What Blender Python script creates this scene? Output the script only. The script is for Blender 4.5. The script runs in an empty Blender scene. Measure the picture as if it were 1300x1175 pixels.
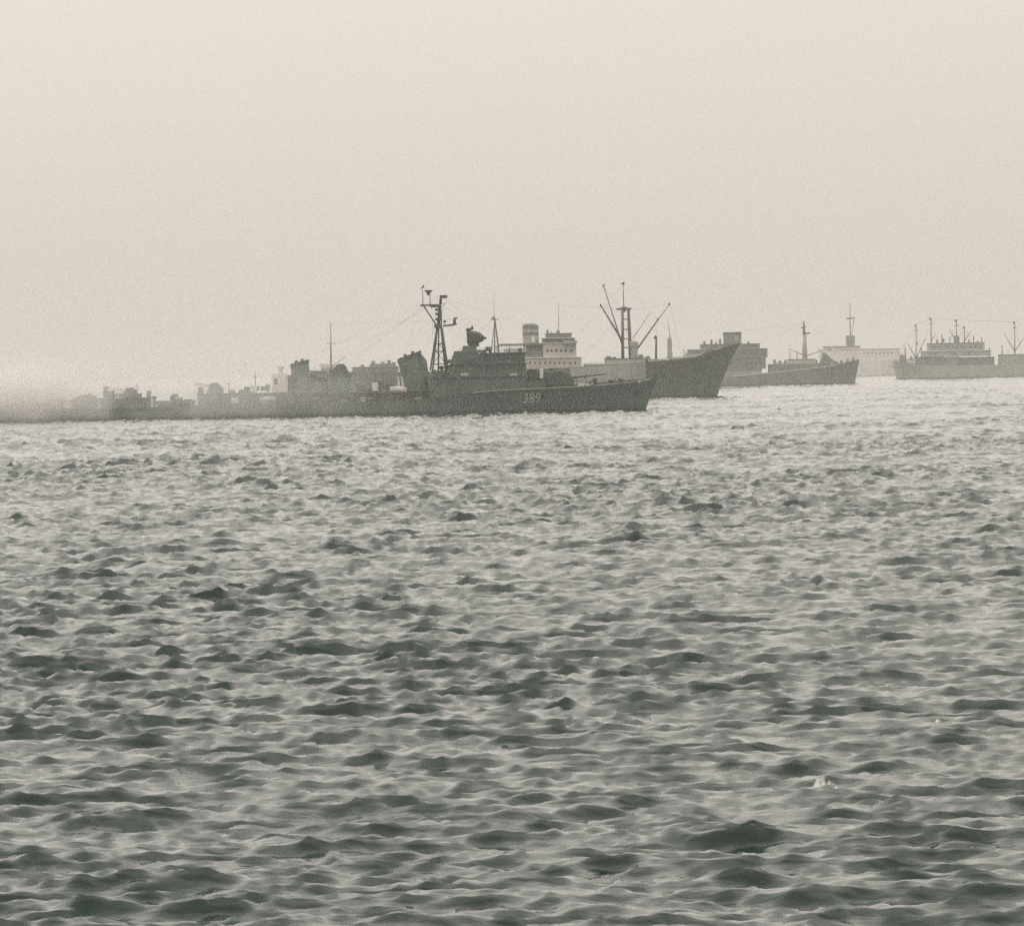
import bpy, math, random
import numpy as np
from mathutils import Vector
R = math.radians
random.seed(7)
scene = bpy.context.scene
C = scene.collection

# ------------------------------------------------------------------ camera
FPX, IW, IH = 5500.0, 1300.0, 1175.0           # focal length in photograph pixels, photograph size
CAM_H = 8.54                                   # eye height above the water (m): deck of another ship
PITCH = math.atan(119.5 / FPX)                 # looking slightly down
ROLL = math.atan(0.0187)                       # the photographer held the camera slightly tilted
cam_d = bpy.data.cameras.new('camera'); cam = bpy.data.objects.new('camera', cam_d); C.objects.link(cam)
cam_d.sensor_width = 36.0; cam_d.lens = 36.0 * FPX / IW
cam_d.clip_start = 0.5; cam_d.clip_end = 60000
cam.location = (0, 0, CAM_H)
cam.rotation_mode = 'XYZ'
from mathutils import Matrix
cam.matrix_world = (Matrix.Translation((0, 0, CAM_H)) @ Matrix.Rotation(R(90) - PITCH, 4, 'X') @ Matrix.Rotation(-ROLL, 4, 'Z'))
scene.camera = cam

# ------------------------------------------------------------------ overcast, hazy daylight
SUN_EL, SUN_AZ = R(37), R(-12)                 # sun veiled by cloud, ahead of the photographer: the ships stand against the light
world = bpy.data.worlds.new('World'); scene.world = world; world.use_nodes = True
wn = world.node_tree; wn.nodes.clear()
out = wn.nodes.new('ShaderNodeOutputWorld'); bg = wn.nodes.new('ShaderNodeBackground')
sky = wn.nodes.new('ShaderNodeTexSky'); sky.sky_type = 'NISHITA'; sky.sun_disc = False
sky.sun_elevation = SUN_EL; sky.sun_rotation = SUN_AZ
sky.air_density = 1.0; sky.dust_density = 6.0; sky.ozone_density = 1.0
hsv = wn.nodes.new('ShaderNodeHueSaturation'); hsv.inputs['Saturation'].default_value = 0.10
mix = wn.nodes.new('ShaderNodeMix'); mix.data_type = 'RGBA'; mix.inputs['Factor'].default_value = 0.92
# even cloud layer: brightness rises gently from horizon to zenith, as under any overcast
tc = wn.nodes.new('ShaderNodeTexCoord'); sep = wn.nodes.new('ShaderNodeSeparateXYZ')
mr = wn.nodes.new('ShaderNodeMapRange'); mr.inputs['From Min'].default_value = 0.0; mr.inputs['From Max'].default_value = 1.0
mr.inputs['To Min'].default_value = 1.0; mr.inputs['To Max'].default_value = 2.8
pw = wn.nodes.new('ShaderNodeMath'); pw.operation = 'POWER'; pw.inputs[1].default_value = 1.15; pw.use_clamp = True
vm = wn.nodes.new('ShaderNodeVectorMath'); vm.operation = 'SCALE'; vm.inputs[0].default_value = (7.0, 6.43, 5.8)
wn.links.new(tc.outputs['Generated'], sep.inputs[0]); wn.links.new(sep.outputs['Z'], pw.inputs[0]); wn.links.new(pw.outputs[0], mr.inputs['Value'])
wn.links.new(mr.outputs['Result'], vm.inputs['Scale'])
wn.links.new(sky.outputs[0], hsv.inputs['Color']); wn.links.new(hsv.outputs[0], mix.inputs['A'])
wn.links.new(vm.outputs[0], mix.inputs['B']); wn.links.new(mix.outputs['Result'], bg.inputs['Color'])
bg.inputs['Strength'].default_value = 0.10
wn.links.new(bg.outputs[0], out.inputs[0])
sun_d = bpy.data.lights.new('sun', 'SUN'); sun_d.energy = 0.58; sun_d.angle = R(84); sun_d.color = (1.0, 0.95, 0.88)
sun = bpy.data.objects.new('sun', sun_d); C.objects.link(sun)
sdir = Vector((math.sin(SUN_AZ) * math.cos(SUN_EL), math.cos(SUN_AZ) * math.cos(SUN_EL), math.sin(SUN_EL)))  # towards the sun
sun.rotation_euler = sdir.to_track_quat('Z', 'Y').to_euler(); sun.location = (0, 200, 300)
scene.view_settings.view_transform = 'Standard'; scene.view_settings.look = 'None'
scene.view_settings.gamma = 1.0; scene.view_settings.use_curve_mapping = False
scene.view_settings.exposure = 0.0
scene.render.engine = 'CYCLES'
scene.cycles.volume_bounces = 3; scene.cycles.max_bounces = 8
scene.cycles.use_denoising = False
scene.cycles.filter_width = 1.5               # the soft lens of the original
HAZE = 0.000185

def at(px, py, D):
    """World point on the upright plane Y = D seen at photograph pixel (px, py); used to measure the real size of things."""
    c, s = math.cos(ROLL), math.sin(ROLL)
    u = (px - IW / 2) * c - (py - IH / 2) * s
    v = (px - IW / 2) * s + (py - IH / 2) * c
    t = D / (FPX * math.cos(PITCH) - v * math.sin(PITCH))
    return t * u, CAM_H + t * (-v * math.cos(PITCH) - FPX * math.sin(PITCH))

# ------------------------------------------------------------------ helpers
class MB:
    def __init__(s): s.v = []; s.f = []; s.m = []
    def face(s, idx, m=0): s.f.append(tuple(idx)); s.m.append(m)
    def box(s, x0, x1, y0, y1, z0, z1):
        b = len(s.v)
        s.v += [(x, y, z) for z in (z0, z1) for y in (y0, y1) for x in (x0, x1)]
        for q in ((0, 2, 3, 1), (4, 5, 7, 6), (0, 1, 5, 4), (2, 6, 7, 3), (0, 4, 6, 2), (1, 3, 7, 5)):
            s.face([b + i for i in q])
        return s
    def prism(s, prof, layers):
        """prof: (x, z) outline; layers: list of (y, scale) across the beam."""
        cx = sum(p[0] for p in prof) / len(prof); cz = sum(p[1] for p in prof) / len(prof)
        b = len(s.v); n = len(prof)
        for y, k in layers:
            s.v += [(cx + (x - cx) * k, y, cz + (z - cz) * k) for x, z in prof]
        for j in range(len(layers) - 1):
            for i in range(n):
                a, c = b + j * n + i, b + j * n + (i + 1) % n
                s.face((a, c, c + n, a + n))
        s.face([b + i for i in range(n)][::-1]); s.face([b + (len(layers) - 1) * n + i for i in range(n)])
        return s
    def tube(s, p, q, r0, r1=None, n=6, caps=True):
        r1 = r0 if r1 is None else r1
        p, q = Vector(p), Vector(q); d = (q - p).normalized()
        a = d.orthogonal().normalized(); c = d.cross(a); b = len(s.v)
        for o, r in ((p, r0), (q, r1)):
            for i in range(n):
                t = 2 * math.pi * i / n
                s.v.append(tuple(o + a * (r * math.cos(t)) + c * (r * math.sin(t))))
        for i in range(n):
            j = (i + 1) % n
            s.face((b + i, b + j, b + n + j, b + n + i))
        if caps:
            s.face([b + i for i in range(n)][::-1]); s.face([b + n + i for i in range(n)])
        return s
    def oval(s, secs, n=20, cap_top=True):
        """secs: (z, cx, a, b, slant) stacked oval sections."""
        b = len(s.v)
        for z, cx, a, w, k in secs:
            for i in range(n):
                t = 2 * math.pi * i / n
                x = a * math.copysign(abs(math.cos(t)) ** 0.8, math.cos(t)); y = w * math.copysign(abs(math.sin(t)) ** 0.8, math.sin(t))
                s.v.append((cx + x, y, z + k * x))
        for j in range(len(secs) - 1):
            for i in range(n):
                k = (i + 1) % n
                s.face((b + j * n + i, b + j * n + k, b + (j + 1) * n + k, b + (j + 1) * n + i))
        s.face([b + i for i in range(n)][::-1])
        if cap_top: s.face([b + (len(secs) - 1) * n + i for i in range(n)])
        return s
    def lathe(s, cx, cy, prof, n=14):
        b = len(s.v)
        for r, z in prof:
            for i in range(n):
                t = 2 * math.pi * i / n
                s.v.append((cx + r * math.cos(t), cy + r * math.sin(t), z))
        for j in range(len(prof) - 1):
            for i in range(n):
                k = (i + 1) % n
                s.face((b + j * n + i, b + j * n + k, b + (j + 1) * n + k, b + (j + 1) * n + i))
        s.face([b + i for i in range(n)][::-1]); s.face([b + (len(prof) - 1) * n + i for i in range(n)])
        return s
    def build(s, name, mats, parent=None, smooth=False, bevel=0):
        me = bpy.data.meshes.new(name); me.from_pydata(s.v, [], s.f)
        mats = mats if isinstance(mats, (list, tuple)) else [mats]
        for m in mats: me.materials.append(m)
        me.polygons.foreach_set('material_index', s.m)
        me.update()
        o = bpy.data.objects.new(name, me); C.objects.link(o)
        if parent is not None: o.parent = parent
        if smooth:
            me.polygons.foreach_set('use_smooth', [True] * len(me.polygons))
        if bevel:
            bv = o.modifiers.new('bevel', 'BEVEL'); bv.width = bevel; bv.segments = 2; bv.limit_method = 'ANGLE'
        return o

def tag(o, label=None, cat=None, group=None, kind=None):
    if label: o['label'] = label
    if cat: o['category'] = cat
    if group: o['group'] = group
    if kind: o['kind'] = kind
    return o
def empty(name, loc, rz=0):
    o = bpy.data.objects.new(name, None); C.objects.link(o); o.location = loc; o.rotation_euler = (0, 0, rz)
    o.empty_display_size = 2
    return o

# ------------------------------------------------------------------ materials
def paint(name, col, rough=0.6, var=0.25, rust=0.0, scale=0.35):
    """Weathered ship paint: blotches, plate-sized tone changes, vertical run-off streaks."""
    m = bpy.data.materials.new(name); m.use_nodes = True; nt = m.node_tree; bs = nt.nodes['Principled BSDF']
    tc = nt.nodes.new('ShaderNodeTexCoord')
    n1 = nt.nodes.new('ShaderNodeTexNoise'); n1.inputs['Scale'].default_value = scale; n1.inputs['Detail'].default_value = 6
    mp = nt.nodes.new('ShaderNodeMapping'); mp.inputs['Scale'].default_value = (1.6, 1.6, 0.10)
    n2 = nt.nodes.new('ShaderNodeTexNoise'); n2.inputs['Scale'].default_value = 1.0; n2.inputs['Detail'].default_value = 4
    nt.links.new(tc.outputs['Object'], n1.inputs['Vector']); nt.links.new(tc.outputs['Object'], mp.inputs['Vector']); nt.links.new(mp.outputs[0], n2.inputs['Vector'])
    ad = nt.nodes.new('ShaderNodeMath'); ad.operation = 'ADD'
    nt.links.new(n1.outputs['Fac'], ad.inputs[0]); nt.links.new(n2.outputs['Fac'], ad.inputs[1])
    rp = nt.nodes.new('ShaderNodeMapRange'); rp.inputs['From Min'].default_value = 0.7; rp.inputs['From Max'].default_value = 1.3
    rp.inputs['To Min'].default_value = 1 - var; rp.inputs['To Max'].default_value = 1 + var
    nt.links.new(ad.outputs[0], rp.inputs['Value'])
    sc = nt.nodes.new('ShaderNodeVectorMath'); sc.operation = 'SCALE'; sc.inputs[0].default_value = col
    nt.links.new(rp.outputs['Result'], sc.inputs['Scale'])
    last = sc.outputs[0]
    if rust:
        rr = nt.nodes.new('ShaderNodeMapRange'); rr.inputs['From Min'].default_value = 0.56; rr.inputs['From Max'].default_value = 0.72
        rr.inputs['To Max'].default_value = rust
        nt.links.new(n2.outputs['Fac'], rr.inputs['Value'])
        mx = nt.nodes.new('ShaderNodeMix'); mx.data_type = 'RGBA'; mx.inputs['B'].default_value = (0.10, 0.09, 0.075, 1)
        nt.links.new(rr.outputs['Result'], mx.inputs['Factor']); nt.links.new(last, mx.inputs['A']); last = mx.outputs['Result']
    nt.links.new(last, bs.inputs['Base Color'])
    bs.inputs['Roughness'].default_value = rough
    return m
M = {}
M['navy'] = paint('warship grey paint', (0.054, 0.104, 0.084), 0.6, 0.38, 0.25)
M['navy_dark'] = paint('dark grey deck fittings paint', (0.030, 0.048, 0.040), 0.65, 0.25)
M['boot'] = paint('black boot topping', (0.018, 0.022, 0.02), 0.5, 0.3)
M['deck'] = paint('worn deck paint', (0.10, 0.105, 0.095), 0.8, 0.3)
M['white'] = paint('off-white ship paint', (0.74, 0.72, 0.67), 0.5, 0.10, 0.15)
M['cream'] = paint('cream superstructure paint', (0.48, 0.465, 0.425), 0.55, 0.12, 0.3)
M['pale'] = paint('pale grey paint', (0.34, 0.35, 0.32), 0.6, 0.18, 0.2)
M['mid'] = paint('medium grey paint', (0.14, 0.17, 0.15), 0.6, 0.25, 0.2)
M['merch'] = paint('merchant hull grey-black paint', (0.068, 0.102, 0.086), 0.55, 0.38, 0.3)
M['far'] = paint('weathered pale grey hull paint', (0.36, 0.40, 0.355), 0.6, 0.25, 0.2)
M['merch2'] = paint('merchant hull green-grey paint', (0.155, 0.195, 0.165), 0.55, 0.25, 0.3)
M['spar'] = paint('mast and derrick paint', (0.07, 0.08, 0.07), 0.6, 0.25)
M['mark'] = paint('pale hull number paint', (0.42, 0.43, 0.39), 0.7, 0.2)
M['wire'] = paint('rigging wire', (0.06, 0.06, 0.055), 0.6, 0.1)
g = bpy.data.materials.new('window glass'); g.use_nodes = True; M['glass'] = g
gb = g.node_tree.nodes['Principled BSDF']; gb.inputs['Base Color'].default_value = (0.02, 0.025, 0.024, 1); gb.inputs['Roughness'].default_value = 0.12

# ------------------------------------------------------------------ the sea: one sheet with real waves
def ocean_tile(L, N, lam_p, lam_min, lam_max, theta0, seed, spread=3.0):
    rng = np.random.default_rng(seed)
    k1 = 2 * np.pi * np.fft.fftfreq(N, L / N)
    KX, KY = np.meshgrid(k1, k1, indexing='ij'); K = np.hypot(KX, KY); K[0, 0] = 1
    kp = 2 * np.pi / lam_p
    S = K ** -3.5 * np.exp(-0.8 * (kp / K) ** 2)
    c = (KX * math.cos(theta0) + KY * math.sin(theta0)) / K
    S = S * (np.abs(c) ** spread * np.where(c > 0, 1, 0.25) + 0.05)
    S *= (K > 2 * np.pi / lam_max) * (K < 2 * np.pi / lam_min); S[0, 0] = 0
    H = np.sqrt(S / 2) * (rng.normal(size=(N, N)) + 1j * rng.normal(size=(N, N)))
    h = np.fft.ifft2(H).real
    f = 1.0 / h.std(); H = H * f
    h = np.fft.ifft2(H).real
    dx = np.fft.ifft2(1j * KX / K * H).real; dy = np.fft.ifft2(1j * KY / K * H).real
    return L, N, h, dx, dy
def sample(tile, X, Y):
    L, N, *A = tile
    gx = (X / L * N) % N; gy = (Y / L * N) % N
    i = np.floor(gx).astype(np.int64); j = np.floor(gy).astype(np.int64); a = (gx - i); b = (gy - j)
    i %= N; j %= N; i2 = (i + 1) % N; j2 = (j + 1) % N
    return [F[i, j] * (1 - a) * (1 - b) + F[i2, j] * a * (1 - b) + F[i, j2] * (1 - a) * b + F[i2, j2] * a * b for F in A]
def build_sea():
    NX = 800
    # rows: coarse behind the camera, geometric steps out past the ships, then coarse to the horizon
    ratio = 1.0024
    ys = [-9000, -3000, -900, -300, -100, -40, -10, 5, 20, 32]
    y = 42.0
    rows = []
    while y < 3600: rows.append(y); y *= ratio
    rows = np.array(ys + rows + [4000, 5000, 7000, 11000.0])
    t = np.linspace(-1, 1, NX)
    ext = np.array([1.6, 2.6, 5.0, 12.0]);
    W = np.maximum(rows, 42) * 0.150 + 10.0
    inner = t[None, :] * W[:, None]
    far = 9000.0
    sidesR = np.stack([W * 1.5, W * 3 + 40, W * 6 + 400, np.full_like(W, far + 3000)], 1)
    X = np.concatenate([-sidesR[:, ::-1], inner, sidesR], 1)
    Y = np.repeat(rows[:, None], X.shape[1], 1)
    th = R(-90 + 9)                            # waves run towards the camera, a little from the right
    A1 = ocean_tile(157.0, 1024, 5.0, 0.6, 60, th, 3, 9.0)
    A2 = ocean_tile(83.0, 1024, 2.1, 0.4, 20, th + R(-14), 11, 7.0)
    B = ocean_tile(29.0, 512, 1.0, 0.22, 2.0, th + R(8), 5, 4.0)
    G = ocean_tile(520.0, 128, 120.0, 40, 400, th + R(60), 9, 1.0)
    SX, SY = X * 0.92, Y * 1.30                 # crests a little longer than the waves are deep
    h1 = sample(A1, SX, SY); ca, sa = math.cos(0.3), math.sin(0.3)
    h2 = sample(A2, SX * ca + SY * sa, -SX * sa + SY * ca)
    h2 = [h2[0], h2[1] * ca - h2[2] * sa, h2[1] * sa + h2[2] * ca]
    h3 = sample(B, SX, SY); gust = sample(G, X, Y)[0]
    amp = np.clip(1 + 0.2 * gust, 0.55, 1.3)
    dist = np.hypot(X, Y)
    fade = np.clip((3300 - dist) / 800, 0, 1); fade *= (Y > 36)
    fadeB = np.clip((1300 - dist) / 900, 0, 1) * (Y > 36)
    edge = np.clip((W[:, None] * 1.2 - np.abs(X)) / (W[:, None] * 0.2), 0, 1)
    fade = fade * edge; fadeB = fadeB * edge
    amp = amp * (1 + 0.75 * np.clip((dist - 90) / 350, 0, 1))      # waves shaped steeper with distance to darken the far water
    a1, a2, a3 = 0.070 * amp * fade, 0.048 * amp * fade, 0.023 * amp * fadeB
    Z = a1 * h1[0] + a2 * h2[0] + a3 * h3[0]
    q = 0.6
    DX = q * (a1 * h1[1] + a2 * h2[1] + a3 * h3[1]); DY = q * (a1 * h1[2] + a2 * h2[2] + a3 * h3[2])
    DY -= 0.35 * (a1 * h1[0] + a2 * h2[0])     # wind pushes the crests forward: steep fronts, long backs
    near = np.clip((2000 - dist) / 900, 0, 1)
    foam = np.zeros_like(X)
    for px, py, rx, ry in ((1046, 996, .26, .40), (1060, 1003, .16, .3), (716, 927, .10, .3), (1246, 800, .35, 1.1), (952, 631, .5, 3.0), (1190, 918, .08, .2)):
        c_, s_ = math.cos(ROLL), math.sin(ROLL); u = (px - IW/2)*c_ - (py - IH/2)*s_; v = (px - IW/2)*s_ + (py - IH/2)*c_
        t_ = CAM_H / (v*math.cos(PITCH) + FPX*math.sin(PITCH)); wx = t_*u; wy = t_*(FPX*math.cos(PITCH) - v*math.sin(PITCH))
        foam += np.exp(-(((X - wx)/rx)**2 + ((Y - wy)/ry)**2))          # a few small breaking crests
    foam = np.clip(foam*1.3, 0, 1)
    X = X + DX * near; Y = np.maximum.accumulate(Y + DY * near, axis=0)
    n, mcol = X.shape
    co = np.stack([X, Y, Z], -1).reshape(-1, 3).astype(np.float32)
    idx = np.arange(n * mcol).reshape(n, mcol)
    quads = np.stack([idx[:-1, :-1], idx[:-1, 1:], idx[1:, 1:], idx[1:, :-1]], -1).reshape(-1, 4)
    me = bpy.data.meshes.new('sea')
    me.vertices.add(len(co)); me.vertices.foreach_set('co', co.ravel())
    me.loops.add(quads.size); me.loops.foreach_set('vertex_index', quads.ravel().astype(np.int32))
    me.polygons.add(len(quads)); me.polygons.foreach_set('loop_start', np.arange(0, quads.size, 4, dtype=np.int32))
    me.polygons.foreach_set('loop_total', np.full(len(quads), 4, np.int32))
    me.polygons.foreach_set('use_smooth', np.ones(len(quads), bool))
    at_ = me.attributes.new('foam', 'FLOAT', 'POINT'); at_.data.foreach_set('value', foam.reshape(-1).astype(np.float32))
    me.update(calc_edges=True)
    o = bpy.data.objects.new('sea', me); C.objects.link(o)
    tag(o, kind='structure')
    m = bpy.data.materials.new('choppy sea water'); m.use_nodes = True; nt = m.node_tree; bs = nt.nodes['Principled BSDF']
    bs.inputs['Roughness'].default_value = 0.10; bs.inputs['IOR'].default_value = 1.333
    tc = nt.nodes.new('ShaderNodeTexCoord')
    def noise(sx, sy, det):
        mp = nt.nodes.new('ShaderNodeMapping'); mp.inputs['Scale'].default_value = (sx, sy, 1)
        nz = nt.nodes.new('ShaderNodeTexNoise'); nz.inputs['Scale'].default_value = 1; nz.inputs['Detail'].default_value = det
        nt.links.new(tc.outputs['Object'], mp.inputs['Vector']); nt.links.new(mp.outputs[0], nz.inputs['Vector']); return nz
    b2 = nt.nodes.new('ShaderNodeBump'); b2.inputs['Distance'].default_value = 0.032; b2.inputs['Strength'].default_value = 0.6
    nt.links.new(noise(3.0, 5.0, 5).outputs['Fac'], b2.inputs['Height']); b3 = nt.nodes.new('ShaderNodeBump'); b3.inputs['Distance'].default_value = 0.008; b3.inputs['Strength'].default_value = 0.6
    nt.links.new(noise(9, 18, 3).outputs['Fac'], b3.inputs['Height']); nt.links.new(b2.outputs[0], b3.inputs['Normal']); nt.links.new(b3.outputs[0], bs.inputs['Normal'])
    fa = nt.nodes.new('ShaderNodeAttribute'); fa.attribute_name = 'foam'
    fn = noise(9, 4, 5)
    f1_ = nt.nodes.new('ShaderNodeMath'); f1_.operation = 'MULTIPLY'; f1_.inputs[1].default_value = 0.45; nt.links.new(fa.outputs['Fac'], f1_.inputs[0])
    f2_ = nt.nodes.new('ShaderNodeMath'); f2_.operation = 'MULTIPLY_ADD'; f2_.inputs[1].default_value = 0.9; nt.links.new(fn.outputs['Fac'], f2_.inputs[0]); nt.links.new(f1_.outputs[0], f2_.inputs[2])
    fm = nt.nodes.new('ShaderNodeMapRange'); fm.inputs['From Min'].default_value = 0.70; fm.inputs['From Max'].default_value = 0.92; fm.inputs['To Max'].default_value = 0.75
    nt.links.new(f2_.outputs[0], fm.inputs['Value'])
    mx = nt.nodes.new('ShaderNodeMix'); mx.data_type = 'RGBA'; mx.inputs['A'].default_value = (0.0005, 0.018, 0.013, 1); mx.inputs['B'].default_value = (0.6, 0.6, 0.57, 1)
    nt.links.new(fm.outputs[0], mx.inputs['Factor']); nt.links.new(mx.outputs['Result'], bs.inputs['Base Color'])
    me.materials.append(m)
    return o
build_sea()

# ------------------------------------------------------------------ ship building
class Hull:
    """Lofted hull. Bow towards +x (dirn=1) or -x."""
    def __init__(s, sheer, stem, stern, beam, flare=1.25, entry=0.30, run=0.22, stern_w=0.7, dirn=1):
        s.sheer = sorted(sheer); s.stem = sorted(stem); s.stern = sorted(stern)
        s.beam = beam; s.flare = flare; s.entry = entry; s.run = run; s.stern_w = stern_w; s.dirn = dirn
    def interp(s, tab, v):
        return float(np.interp(v, [t[0] for t in tab], [t[1] for t in tab]))
    def xa(s, z): return s.interp(s.stern, z)
    def xb(s, z): return s.interp(s.stem, z)
    def zs(s, u):
        x = s.xa(3) + (s.xb(99) - s.xa(3)) * u
        return s.interp(s.sheer, x)
    def half(s, u, t):
        b = s.beam / 2
        e = min(1.0, (1 - u) / s.entry); e2 = min(1.0, (1 - u) / (s.entry * 0.72))
        wl = math.sin(e * math.pi / 2) ** 1.15; dk = math.sin(e2 * math.pi / 2) ** 0.75
        a = min(1.0, u / s.run); st = s.stern_w + (1 - s.stern_w) * math.sin(a * math.pi / 2)
        stw = st * (0.8 + 0.2 * a)
        t = max(0.0, min(1.0, t)) ** s.flare
        return max(0.04, b * ((wl * stw) * (1 - t) + (dk * st) * t))
    def y(s, x, z):
        u = (x - s.xa(z)) / (s.xb(z) - s.xa(z)); u = max(0, min(1, u))
        return s.half(u, z / s.zs(u))
    def deck_z(s, x): return s.interp(s.sheer, x)
    def build(s, parent, mats, deckmat, boot=0.7, NU=72, drop=0.25):
        mb = MB(); lev = [-2.5, 0.0, boot, None, None, None, None]
        us = [1 - (1 - i / NU) ** 1.25 for i in range(NU + 1)]
        nl = len(lev)
        for side in (-1, 1):
            b = len(mb.v)
            for u in us:
                zt = s.zs(u)
                for k in range(nl):
                    z = lev[k] if k < 3 else boot + (zt - boot) * (k - 2) / 4
                    x = s.xa(z) + (s.xb(z) - s.xa(z)) * u
                    mb.v.append((x, side * s.half(u, z / zt), z))
            for i in range(NU):
                for k in range(nl - 1):
                    a = b + i * nl + k; q = (a, a + nl, a + nl + 1, a + 1)
                    mb.face(q if side < 0 else q[::-1], 1 if k < 2 else 0)
        n = (NU + 1) * nl
        for k in range(nl - 1): mb.face((k, k + 1, n + k + 1, n + k), 1 if k < 2 else 0)       # transom
        o = mb.build('hull', mats, parent, smooth=False)
        dk = MB()
        for u in us:
            zt = s.zs(u) - drop; x = s.xa(zt) + (s.xb(zt) - s.xa(zt)) * u; h = s.half(u, 1) - 0.03
            dk.v += [(x, -h, zt), (x, h, zt)]
        for i in range(NU): dk.face((2 * i, 2 * i + 2, 2 * i + 3, 2 * i + 1))
        dk.build('deck', deckmat, parent)
        return o

class Ship:
    def __init__(s, name, D, pxc, label, cat, group=None, yaw=0):
        s.D = D; s.X0 = at(pxc, 480, D)[0]
        s.root = empty(name, (s.X0, D, 0), R(yaw)); tag(s.root, label, cat, group)
    def p(s, px, py):
        x, z = at(px, py, s.D); return x - s.X0, z
    def x(s, px): return s.p(px, 480)[0]
    def z(s, px, py): return s.p(px, py)[1]
    def block(s, name, px0, px1, py_top, py_bot, hw, mat, parent=None, bevel=0.06, yc=0.0, roof=None):
        """Deckhouse measured from photograph: px range, top and bottom, half width (m)."""
        m = (px0 + px1) / 2; mb = MB()
        mb.box(s.x(px0), s.x(px1), yc - hw, yc + hw, s.z(m, py_bot), s.z(m, py_top))
        o = mb.build(name, mat, parent or s.root, bevel=bevel)
        if roof:
            zz = s.z(m, py_top)
            MB().box(s.x(px0) - .35, s.x(px1) + .35, yc - hw - .35, yc + hw + .35, zz + 0.003, zz + .16).build('roof_edge', roof, o)
        return o
    def spar(s, name, a, b, r0, r1, mat, parent=None, ya=0, yb=0, n=8):
        xa, za = s.p(*a); xb, zb = s.p(*b)
        return MB().tube((xa, ya, za), (xb, yb, zb), r0, r1, n).build(name, mat, parent or s.root, smooth=True)
    def windows(s, parent, pxs, py, w, h, ynear, mat):
        me = None
        for px in pxs:
            x, z = s.p(px, py)
            if me is None:
                o = MB().box(-w / 2, w / 2, -0.03, 0.03, -h / 2, h / 2).build('window', mat, parent); me = o.data
            else:
                o = bpy.data.objects.new('window', me); C.objects.link(o); o.parent = parent
            o.location = (x, ynear - 0.02, z)
def railing(parent, pts, h=1.05, step=2.2, mat=None):
    mb = MB()
    for a, b in zip(pts[:-1], pts[1:]):
        a, b = Vector(a), Vector(b); n = max(1, int((b - a).length / step))
        for i in range(n + 1):
            q = a.lerp(b, i / n); mb.tube(q, q + Vector((0, 0, h)), 0.03, n=4)
        for k in (0.5, 1.0): mb.tube(a + Vector((0, 0, h * k)), b + Vector((0, 0, h * k)), 0.018, n=4)
    return mb.build('railing', mat or M['wire'], parent)
def deck_rail(hull, ship, x0, x1, n=14, mat=None):
    for side in (-1, 1):
        pts = []
        for i in range(n + 1):
            x = x0 + (x1 - x0) * i / n; z = hull.deck_z(x) - .05; u = (x - hull.xa(3)) / (hull.xb(99) - hull.xa(3))
            pts.append((x, side * (hull.half(max(0, min(1, u)), 1) - .12), z))
        railing(ship.root, pts, mat=mat)

# ================================================================== the destroyer
d = Ship('destroyer', 840.0, 420, 'dark grey warship nearest the camera with 389 painted on its bow', 'warship')
P = d.p
sheer = [P(-8, 519), P(90, 518.5), P(200, 516.5), P(320, 512.5), P(450, 509.8), P(540, 507), P(572, 502), P(600, 497.5), P(640, 494), P(700, 491.5), P(760, 488.3), P(800, 484.5), P(834, 480)]
stem = [(-2.5, d.x(806)), (0.0, d.x(819)), (d.z(826, 500), d.x(826)), (d.z(834, 480), d.x(834.5))]
stern = [(-2.5, d.x(2)), (0, d.x(-3)), (2.6, d.x(-8))]
dh = Hull(sheer, stem, stern, 12.9, flare=1.3, entry=0.42, run=0.3, stern_w=0.72)
hull = dh.build(d.root, [M['navy'], M['boot']], M['deck'], boot=0.55)
deck_rail(dh, d, d.x(0), d.x(560), 24); deck_rail(dh, d, d.x(600), d.x(826), 10)
# raised strake seen as a pale line along the forward hull
mb = MB()
for i in range(40):
    a, b = d.x(600) + (d.x(826) - d.x(600)) * i / 40, d.x(600) + (d.x(826) - d.x(600)) * (i + 1) / 40
    za, zb = dh.deck_z(a) - .12, dh.deck_z(b) - .12
    mb.tube((a, -dh.y(a, za) - .02, za), (b, -dh.y(b, zb) - .02, zb), 0.09, n=5)
mb.build('rubbing_strake', M['pale'], hull)
# the painted number, bent to the flare of the bow
fc = bpy.data.curves.new('number', 'FONT'); fc.body = '389'; fc.size = 2.75; fc.offset = 0.02; fc.space_character = 1.05
fo = bpy.data.objects.new('number', fc); C.objects.link(fo)
bpy.context.view_layer.update()
nm = bpy.data.meshes.new_from_object(fo.evaluated_get(bpy.context.evaluated_depsgraph_get()))
bpy.data.objects.remove(fo)
x0, z0 = P(663.5, 511.3)
for v in nm.vertices:
    x = x0 + v.co.x * 0.80 + v.co.y * 0.10; z = z0 + v.co.y
    v.co = (x, -dh.y(x, z) - 0.035, z)
nm.materials.append(M['mark']); no = bpy.data.objects.new('pennant_number', nm); C.objects.link(no); no.parent = hull
tag(no, 'pale painted hull number 389')
# anchor in its hawse
ax, az = P(806, 493); ay = -dh.y(ax, az) - .12
mb = MB().tube((ax, ay, az + .8), (ax + .1, ay, az - .9), .13); mb.tube((ax - .75, ay - .05, az - .5), (ax + .1, ay - .05, az - 1.0), .14, .1); mb.tube((ax + .95, ay - .05, az - .5), (ax + .1, ay - .05, az - 1.0), .14, .1)
mb.build('anchor', M['boot'], hull)
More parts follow.
